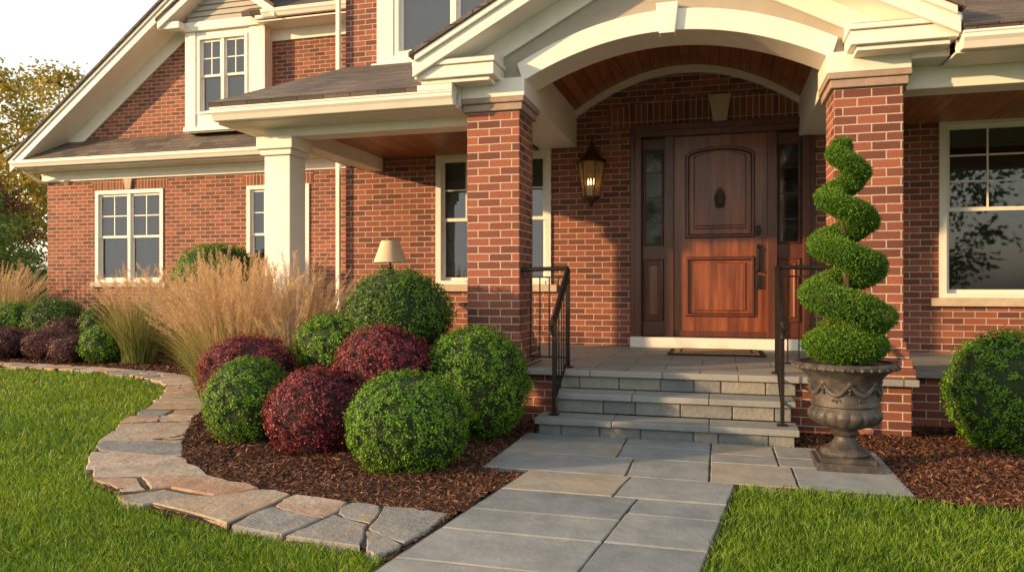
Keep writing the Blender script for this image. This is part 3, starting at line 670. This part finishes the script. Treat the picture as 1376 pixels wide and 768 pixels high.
nb=560000
r0,r1=2.0,24.; rr=r0*np.exp(rng.random(nb)*math.log(r1/r0)); ph=rng.uniform(math.radians(-80),math.radians(58),nb)
gx=rr*np.sin(ph); gy=rr*np.cos(ph)
walkp=[(-1.225+wk(-3),-3),(.095+wk(-3),-3),(.095,4.705),(1.09,4.705),(1.09,5.9),(-1.53,5.9),(-1.53,4.71),(-1.225,4.71)]
ok=~pip(gx,gy,bedL)&~pip(gx,gy,bedR)&~pip(gx,gy,walkp)&~((gx>-5)&(gx<6.5)&(gy>6.3))&~((gx>-16)&(gy>8.85)&(gx<7))
gx=gx[ok];gy=gy[ok];rr=rr[ok]; n=len(gx)
h=rng.uniform(.03,.062,n)*(1+.15*np.sin(gx*2.1)*np.sin(gy*1.7)); wd=.0034*np.clip(rr/3.2,.8,6)**.95
az=rng.uniform(0,2*math.pi,n); ln=rng.uniform(.1,.9,n)*h
dx=np.cos(az);dy=np.sin(az); az2=rng.uniform(0,2*math.pi,n); px=np.cos(az2)*wd/2;py=np.sin(az2)*wd/2
b=np.stack([gx,gy,np.zeros(n)],1); o3=lambda x,y,z:np.stack([x,y,z],1)
V=np.stack([b+o3(-px,-py,0*h),b+o3(px,py,0*h),b+o3(dx*ln*.35+px*.8,dy*ln*.35+py*.8,h*.6),b+o3(dx*ln,dy*ln,h),b+o3(dx*ln*.35-px*.8,dy*ln*.35-py*.8,h*.6)],1).reshape(-1,3)
npmesh('lawn',V,np.arange(5*n).reshape(n,5),'blade',np.repeat(rng.random(n),5))

# ------------------------------------------------------------------ shrubs
def lump(D,seed):
    r=np.random.default_rng(seed); v=0
    for k in range(7):
        w_=r.normal(size=3)*r.uniform(2,6); v=v+np.sin(D@w_+r.uniform(0,6))*.5
    return v/2.2
def bush(name,x,y,zc,R,Rz,leaf,core,ls,seed,lumpy=.05,dens=1.0):
    area=4*math.pi*R*Rz; K=int(area/(ls*ls*9)*dens*1.9); per=14
    D=nrm(rng.normal(size=(K,3))); sc=np.array([R,R,Rz]); lp=1+lumpy*lump(D,seed)
    push=1-np.abs(rng.normal(0,.022,K))+rng.uniform(0,.025,K)
    C=D*sc*(lp*push)[:,None]; Nc=nrm(D/sc)
    P=np.repeat(C,per,0)+rng.normal(0,ls*.85,(K*per,3)); Nn=nrm(np.repeat(Nc,per,0)+rng.normal(0,.42,(K*per,3)))
    keep=P[:,2]+zc>.02; P=P[keep];Nn=Nn[keep]
    V,F=leaves(P,Nn,rng.uniform(.8,1.4,len(P))*ls,rng.uniform(.5,.75,len(P))*ls)
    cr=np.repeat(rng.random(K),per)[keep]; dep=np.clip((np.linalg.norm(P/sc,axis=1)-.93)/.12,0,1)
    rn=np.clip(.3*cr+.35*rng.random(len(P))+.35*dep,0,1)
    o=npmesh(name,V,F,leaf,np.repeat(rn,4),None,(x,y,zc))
    m=MB()
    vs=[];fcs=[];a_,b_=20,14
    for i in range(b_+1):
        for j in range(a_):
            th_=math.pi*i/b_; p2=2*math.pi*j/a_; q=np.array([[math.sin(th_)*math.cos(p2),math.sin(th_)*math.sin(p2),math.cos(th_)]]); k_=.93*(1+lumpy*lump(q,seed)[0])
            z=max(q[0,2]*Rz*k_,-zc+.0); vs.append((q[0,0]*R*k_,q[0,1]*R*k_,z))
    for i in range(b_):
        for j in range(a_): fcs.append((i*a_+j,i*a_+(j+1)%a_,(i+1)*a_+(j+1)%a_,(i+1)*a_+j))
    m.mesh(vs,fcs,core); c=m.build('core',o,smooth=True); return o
bush('boxwood_bush',-2.02,4.63,.30,.40,.35,'box_leaf','core',.017,1,.035)
bush('barberry_bush',-2.88,4.95,.28,.37,.33,'red_leaf','corer',.020,2,.10)
bush('boxwood_bush',-3.62,5.18,.30,.34,.345,'box_leaf','core',.018,3,.035)
bush('boxwood_bush',-1.90,5.68,.44,.43,.45,'box_leaf','core',.019,4,.035)
bush('barberry_bush',-2.57,5.42,.60,.39,.31,'red_leaf','corer',.021,5,.10)
bush('barberry_bush',-3.93,5.60,.50,.39,.29,'red_leaf','corer',.021,6,.10)
bush('boxwood_bush',-3.22,6.02,.70,.42,.30,'box_leaf','core',.022,7,.08)
bush('boxwood_bush',-2.72,6.0,.97,.46,.40,'box_dk','core',.022,8,.06)
bush('boxwood_bush',2.06,6.35,.43,.40,.45,'box_leaf','core',.021,9,.05)
bush('yew_bush',-11.5,10.7,.55,.55,.42,'box_dk','core',.035,10,.08)
bush('yew_bush',-10.1,10.3,.55,.34,.36,'box_dk','core',.032,11,.08)
bush('boxwood_bush',-9.25,9.5,.32,.34,.30,'box_leaf','core',.03,12,.07)
bush('yew_bush',-8.25,10.9,1.40,.70,.54,'box_leaf','core',.038,13,.13)
bush('heath_bush',-10.5,9.7,.28,.42,.26,'dkred_leaf','corer',.03,14,.1)
bush('heath_bush',-11.4,9.65,.28,.4,.28,'dkred_leaf','corer',.03,15,.1)
bush('heath_bush',-10.9,10.3,.35,.4,.3,'dkred_leaf','corer',.03,16,.1)
bush('heath_bush',-12.5,9.9,.3,.5,.35,'dkred_leaf','corer',.03,17,.1)
bush('boxwood_bush',-5.75,7.85,.30,.30,.30,'box_leaf','core',.026,18,.1)
bush('yew_bush',-9.4,10.9,.55,.5,.45,'box_dk','core',.035,20,.1)
bush('heath_bush',-9.9,9.45,.22,.28,.22,'dkred_leaf','corer',.028,21,.1)
bush('boxwood_bush',-12.4,10.7,.5,.42,.42,'box_leaf','core',.034,22,.09)
bush('boxwood_bush',-7.0,8.95,.26,.3,.26,'box_leaf','core',.028,23,.08)

def reed(name,x,y,R,hb,hp,nbld,nst,seed):
    r=np.random.default_rng(seed); K=7
    def ribbons(n,Lr,leanr,droop):
        a=r.uniform(0,2*np.pi,n); rad=R*np.sqrt(r.random(n)); bx=rad*np.cos(a);by=rad*np.sin(a); a2=a+r.normal(0,.5,n)
        L=r.uniform(*Lr,n); lean=r.uniform(*leanr,n); t=np.linspace(0,1,K)[None]
        hx=(lean*L)[:,None]*(t**1.5); z=L[:,None]*(t-droop*lean[:,None]*t**3)
        X=bx[:,None]+np.cos(a2)[:,None]*hx; Y=by[:,None]+np.sin(a2)[:,None]*hx
        return X,Y,z,a2,L
    X,Y,Z,a2,L=ribbons(nbld,(hb*.6,hb*1.1),(.1,.75),.55)
    pa=a2+np.pi/2+r.normal(0,.5,nbld); W=(.009*(1-np.linspace(0,1,K)**2*.9)/2)[None]
    ox=np.cos(pa)[:,None]*W; oy=np.sin(pa)[:,None]*W
    V=np.stack([np.stack([X-ox,Y-oy,Z],-1),np.stack([X+ox,Y+oy,Z],-1)],2).reshape(-1,3)
    idx=np.arange(nbld)[:,None]*K*2+np.arange(K-1)[None]*2; F=np.stack([idx,idx+1,idx+3,idx+2],-1).reshape(-1,4)
    tt=np.tile(np.repeat(np.linspace(0,1,K),2),nbld); rn=np.clip(np.repeat(r.random(nbld),K*2)*.55+tt*.45,0,1)
    o=npmesh(name,V,F,'reed',rn,None,(x,y,.02))
    X,Y,Z,a2,L=ribbons(nst,(hp*.74,hp*1.12),(.04,.6),.32)
    pa=r.uniform(0,6.28,nst); W=.0022; ox=np.cos(pa)[:,None]*W+0*X; oy=np.sin(pa)[:,None]*W+0*X
    V=np.stack([np.stack([X-ox,Y-oy,Z],-1),np.stack([X+ox,Y+oy,Z],-1)],2).reshape(-1,3)
    idx=np.arange(nst)[:,None]*K*2+np.arange(K-1)[None]*2; F=np.stack([idx,idx+1,idx+3,idx+2],-1).reshape(-1,4)
    npmesh('stems',V,F,'plume',np.repeat(r.random(nst),K*2)*.5,o)
    m=130; q=r.uniform(.76,1.02,(nst,m)); f=q*(K-1); i0=np.clip(f.astype(int),0,K-2); fr_=f-i0; ii=np.arange(nst)[:,None]
    P=np.stack([A[ii,i0]*(1-fr_)+A[ii,i0+1]*fr_ for A in (X,Y,Z)],-1)
    d=np.stack([A[ii,i0+1]-A[ii,i0] for A in (X,Y,Z)],-1).reshape(-1,3); d=nrm(d)
    wid=(.013*np.sin(np.clip((q-.75)/.28,0,1)*np.pi)**.6).reshape(-1,1)
    P=P.reshape(-1,3)+r.normal(size=(nst*m,3))*wid; T=nrm(d+r.normal(0,.30,(nst*m,3))); Nn=nrm(np.cross(T,r.normal(size=T.shape)))
    V,F=leaves(P,Nn,r.uniform(.02,.042,len(P)),r.uniform(.0025,.005,len(P)),T)
    npmesh('plumes',V,F,'plume',np.repeat(np.clip(np.repeat(r.random(nst),m)*.6+r.random(len(P))*.4,0,1),4),o)
reed('ornamental_grass',-5.05,6.75,.24,1.15,1.46,1000,190,1); reed('ornamental_grass',-4.5,6.25,.22,1.0,1.42,900,180,2)
reed('ornamental_grass',-5.55,7.35,.22,1.05,1.38,800,130,3); reed('ornamental_grass',-3.90,6.28,.18,1.0,1.42,600,130,4)
reed('ornamental_grass',-8.7,9.6,.25,1.25,1.5,1000,110,5); reed('ornamental_grass',-7.6,9.9,.2,1.0,1.25,600,50,8)
reed('ornamental_grass',-13.2,11.0,.3,1.3,1.6,1000,160,6); reed('ornamental_grass',-14.2,11.6,.3,1.3,1.6,800,120,7)

# ------------------------------------------------------------------ urn & topiary
ux,uy=.80,5.36
U=MB(); U.box(ux-.19,ux+.19,uy-.19,uy+.19,.037,.085,'urn'); U.box(ux-.165,ux+.165,uy-.165,uy+.165,.0855,.115,'urn')
def gad(t,z): return 1+.07*abs(math.cos(t*9))*math.exp(-((z-.36)/.05)**2)
prof=[(0,.116),(.15,.116),(.155,.13),(.145,.15),(.115,.165),(.08,.19),(.065,.215),(.062,.235),(.085,.25),(.09,.262),(.075,.275),(.085,.285),(.14,.305),(.175,.32),(.20,.34),(.218,.37),(.222,.40),(.205,.425),(.20,.44),(.212,.448),(.212,.46),(.205,.47),(.208,.55),(.218,.60),(.24,.64),(.275,.67),(.305,.685),(.325,.695),(.328,.715),(.315,.728),(.29,.73),(.28,.715),(.0,.69)]
U.lathe(prof,(ux,uy,0),'urn',108,gad)
for k_ in range(36):
    a=2*math.pi*k_/36; U.lathe([(0,-.014),(.012,-.008),(.014,0),(.012,.008),(0,.014)],(ux+.322*math.cos(a),uy+.322*math.sin(a),.70),'urn',8)
for k_ in range(8):
    a0=2*math.pi*k_/8
    pts=[]; rd=[]
    for i in range(9):
        q=i/8; a=a0+q*math.pi/4; pts.append((ux+.215*math.cos(a),uy+.215*math.sin(a),.60-.07*math.sin(q*math.pi))); rd.append(.008+.010*math.sin(q*math.pi))
    U.tube(pts,rd,'urn',8)
    for (dz,rs) in ((.60,.022),(.565,.014),(.54,.011)):
        U.lathe([(0,-rs),(rs*.7,-rs*.7),(rs,0),(rs*.7,rs*.7),(0,rs)],(ux+.213*math.cos(a0),uy+.213*math.sin(a0),dz),'urn',10)
    a=a0+math.pi/8
    for s_ in (-1,1):
        pts=[]
        for i in range(10):
            q=i/9*4.2; rr_=.026*(1-i/12); pts.append((ux+.208*math.cos(a+s_*(.02+rr_*math.cos(q)*4)),uy+.208*math.sin(a+s_*(.02+rr_*math.cos(q)*4)),.485+rr_*math.sin(q)))
        U.tube(pts,[.007-.0004*i for i in range(10)],'urn',6)
U.lathe([(0,.692),(.27,.705),(.0,.72)],(ux,uy,0),'mulchs',24)
U.build('urn_planter',None,smooth=True)
turn=4.15; nn=34000; q=rng.random(nn)**.85
def hel(q):
    th_=math.pi*1.2+q*turn*2*math.pi; off=.045+.125*(1-q)**.9; z=.87+1.33*(q**.95); rt=(.052+.092*(1-q)**1.0)*np.clip(.45+q/.05,.45,1)*np.clip(.35+(1-q)/.04,.35,1)
    off=off*np.clip((1-q)/.08,.15,1)*np.clip(.3+q/.06,.3,1)
    return np.stack([off*np.cos(-th_),off*np.sin(-th_),z],-1),rt
C,rt=hel(q); q2=np.clip(q+.002,0,1.01); C2,_=hel(q2); tg=nrm(C2-C)
D=rng.normal(size=(nn,3)); D=nrm(D-(D*tg).sum(1,keepdims=True)*tg)
Rr=rt*(1-np.abs(rng.normal(0,.07,nn))+.06*np.sin(q*70+np.arctan2(D[:,2],D[:,0])*3))
Cc=C+D*Rr[:,None]*np.array([1.12,1.12,.76])
nb2=5000; D2=nrm(rng.normal(size=(nb2,3))); B2=D2*np.array([.265,.265,.125])*(1-np.abs(rng.normal(0,.05,nb2)))[:,None]+np.array([0,0,.84]); Cc=np.concatenate([Cc,B2]); D=np.concatenate([D,D2]); nn+=nb2
ncl=np.repeat(np.arange(nn),5)
Pp=Cc[ncl]+rng.normal(0,.008,(len(ncl),3)); Tt=nrm(D[ncl]+rng.normal(0,.7,(len(ncl),3))); Nn=nrm(np.cross(Tt,rng.normal(size=Tt.shape))+D[ncl]*.5)
V,F=leaves(Pp,Nn,rng.uniform(.011,.020,len(Pp)),rng.uniform(.005,.009,len(Pp)),Tt)
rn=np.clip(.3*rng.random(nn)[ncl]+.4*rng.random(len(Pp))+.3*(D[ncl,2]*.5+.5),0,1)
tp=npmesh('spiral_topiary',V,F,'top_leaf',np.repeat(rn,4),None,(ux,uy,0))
m=MB(); qs=np.linspace(0,1,160); C,rt=hel(qs); m.tube([tuple(c_) for c_ in C],[float(a)*.68 for a in rt],'core',8)
m.lathe([(0,.745),(.15,.77),(.225,.84),(.15,.91),(0,.94)],(0,0,0),'core',20)
m.tube([(0,0,.70),(.015,0,1.2),(-.01,.01,1.7),(0,0,2.18)],[.030,.026,.019,.006],'bark',8); m.build('trunk',tp,smooth=True)

# ------------------------------------------------------------------ trees
def tree(name,x,y,h,cr,leaf,seed,ls=.13,ncl=130,per=110,base=.3):
    r=np.random.default_rng(seed); o=MB(); rt_=h*.018+.05
    o.tube([(0,0,-.1),(.1,0,h*.3),(-.1,.1,h*.6),(0,0,h*.92)],[rt_*1.3,rt_,rt_*.6,.02],'bark',10)
    cc=[]
    for k in range(ncl):
        u=r.random(); zz=base+(1-base)*u; rad=cr*math.sin(math.pi*min(1,(u*.88+.1)))**.7*math.sqrt(r.uniform(.15,1)); a=r.uniform(0,6.28); cc.append((rad*math.cos(a),rad*math.sin(a),zz*h))
    for k in range(0,ncl,4):
        c_=cc[k]; z0=max(c_[2]-math.hypot(c_[0],c_[1])*.7,h*.15); o.tube([(0,0,z0),(c_[0]*.5,c_[1]*.5,(z0+c_[2])/2+.1),c_],[rt_*.35,rt_*.2,.012],'bark',5)
    O=o.build(name,None,smooth=True); O.location=(x,y,0)
    cc=np.array(cc); sg=cr*.11; P=np.repeat(cc,per,0)+r.normal(0,1,(ncl*per,3))*np.array([sg,sg,sg*.7]); Nn=nrm(r.normal(size=P.shape)+np.array([0,0,.6]))
    V,F=leaves(P,Nn,r.uniform(.7,1.3,len(P))*ls,r.uniform(.5,.8,len(P))*ls)
    npmesh('foliage',V,F,leaf,np.repeat(np.clip(np.repeat(r.random(ncl),per)*.5+.5*r.random(len(P)),0,1),4),O)
tree('autumn_tree',-27.5,22,9.8,3.2,'tree_y',1,.17,130,85); tree('autumn_tree',-31,29,11.5,4,'tree_y',2,.2,110,80); tree('maple_tree',-24.5,19.5,5.0,2.0,'tree_r',3,.12,90,110,.1)
tree('green_tree',-21.8,17.0,4.2,2.1,'tree_g',4,.11,110,120,.02); tree('green_tree',-19.5,15.5,3.0,1.6,'tree_g',5,.10,90,110,.02); tree('green_tree',-26,20,5.2,2.4,'tree_g',6,.13,110,110,.03)
tree('green_tree',-36,24,8,4,'tree_g',7,.2,100,80,.05); tree('autumn_tree',-24.0,24,7.8,2.6,'tree_y',8,.16,80,80)
tree('green_tree',9,-22,10,4.5,'tree_g',9,.3,90,60,.15); tree('green_tree',-1,-26,11,5,'tree_g',10,.3,90,60,.15); tree('autumn_tree',18,-19,9,4,'tree_y',11,.3,90,60,.15)
bush('hedge',-24,17.5,.9,5,1.3,'box_dk','core',.09,30,.12)

# ------------------------------------------------------------------ light, world, camera
el=math.radians(12); az_v=Vector((-.84,-.54,0)).normalized()
to=Vector((az_v.x*math.cos(el),az_v.y*math.cos(el),math.sin(el)))
sl=bpy.data.lights.new('sun','SUN'); sl.energy=7.4; sl.angle=math.radians(1.0); sl.color=(1,.61,.28)
so=bpy.data.objects.new('sun',sl); COL.objects.link(so); so.rotation_euler=to.to_track_quat('Z','Y').to_euler()
wd_=bpy.data.worlds.new('World'); scene.world=wd_; wd_.use_nodes=True; nt=wd_.node_tree; nt.nodes.clear()
sky=nt.nodes.new('ShaderNodeTexSky'); sky.sky_type='NISHITA'; sky.sun_disc=False; sky.sun_elevation=el; sky.sun_rotation=math.atan2(to.x,to.y)%(2*math.pi)
sky.dust_density=2.0; sky.air_density=1.0; sky.ozone_density=1.0
hs=nt.nodes.new('ShaderNodeHueSaturation'); hs.inputs['Saturation'].default_value=.4
tint=nt.nodes.new('ShaderNodeMixRGB'); tint.blend_type='MULTIPLY'; tint.inputs[0].default_value=1; tint.inputs[2].default_value=(1.0,.93,.83,1)
mn=nt.nodes.new('ShaderNodeVectorMath'); mn.operation='MINIMUM'; mn.inputs[1].default_value=(3.6,3.35,3.0)
bg=nt.nodes.new('ShaderNodeBackground'); bg.inputs[1].default_value=.50; o_=nt.nodes.new('ShaderNodeOutputWorld')
nt.links.new(sky.outputs[0],hs.inputs['Color']); nt.links.new(hs.outputs[0],tint.inputs[1]); nt.links.new(tint.outputs[0],mn.inputs[0]); nt.links.new(mn.outputs[0],bg.inputs[0]); nt.links.new(bg.outputs[0],o_.inputs[0])
scene.view_settings.view_transform='Standard'; scene.view_settings.look='None'; scene.view_settings.exposure=0
cd=bpy.data.cameras.new('camera'); cd.sensor_width=36; cd.lens=26.16; cd.clip_end=600; cd.clip_start=.05
co=bpy.data.objects.new('camera',cd); COL.objects.link(co); co.location=(0,0,1.23); co.rotation_euler=(math.radians(90),0,math.radians(15.6)); scene.camera=co
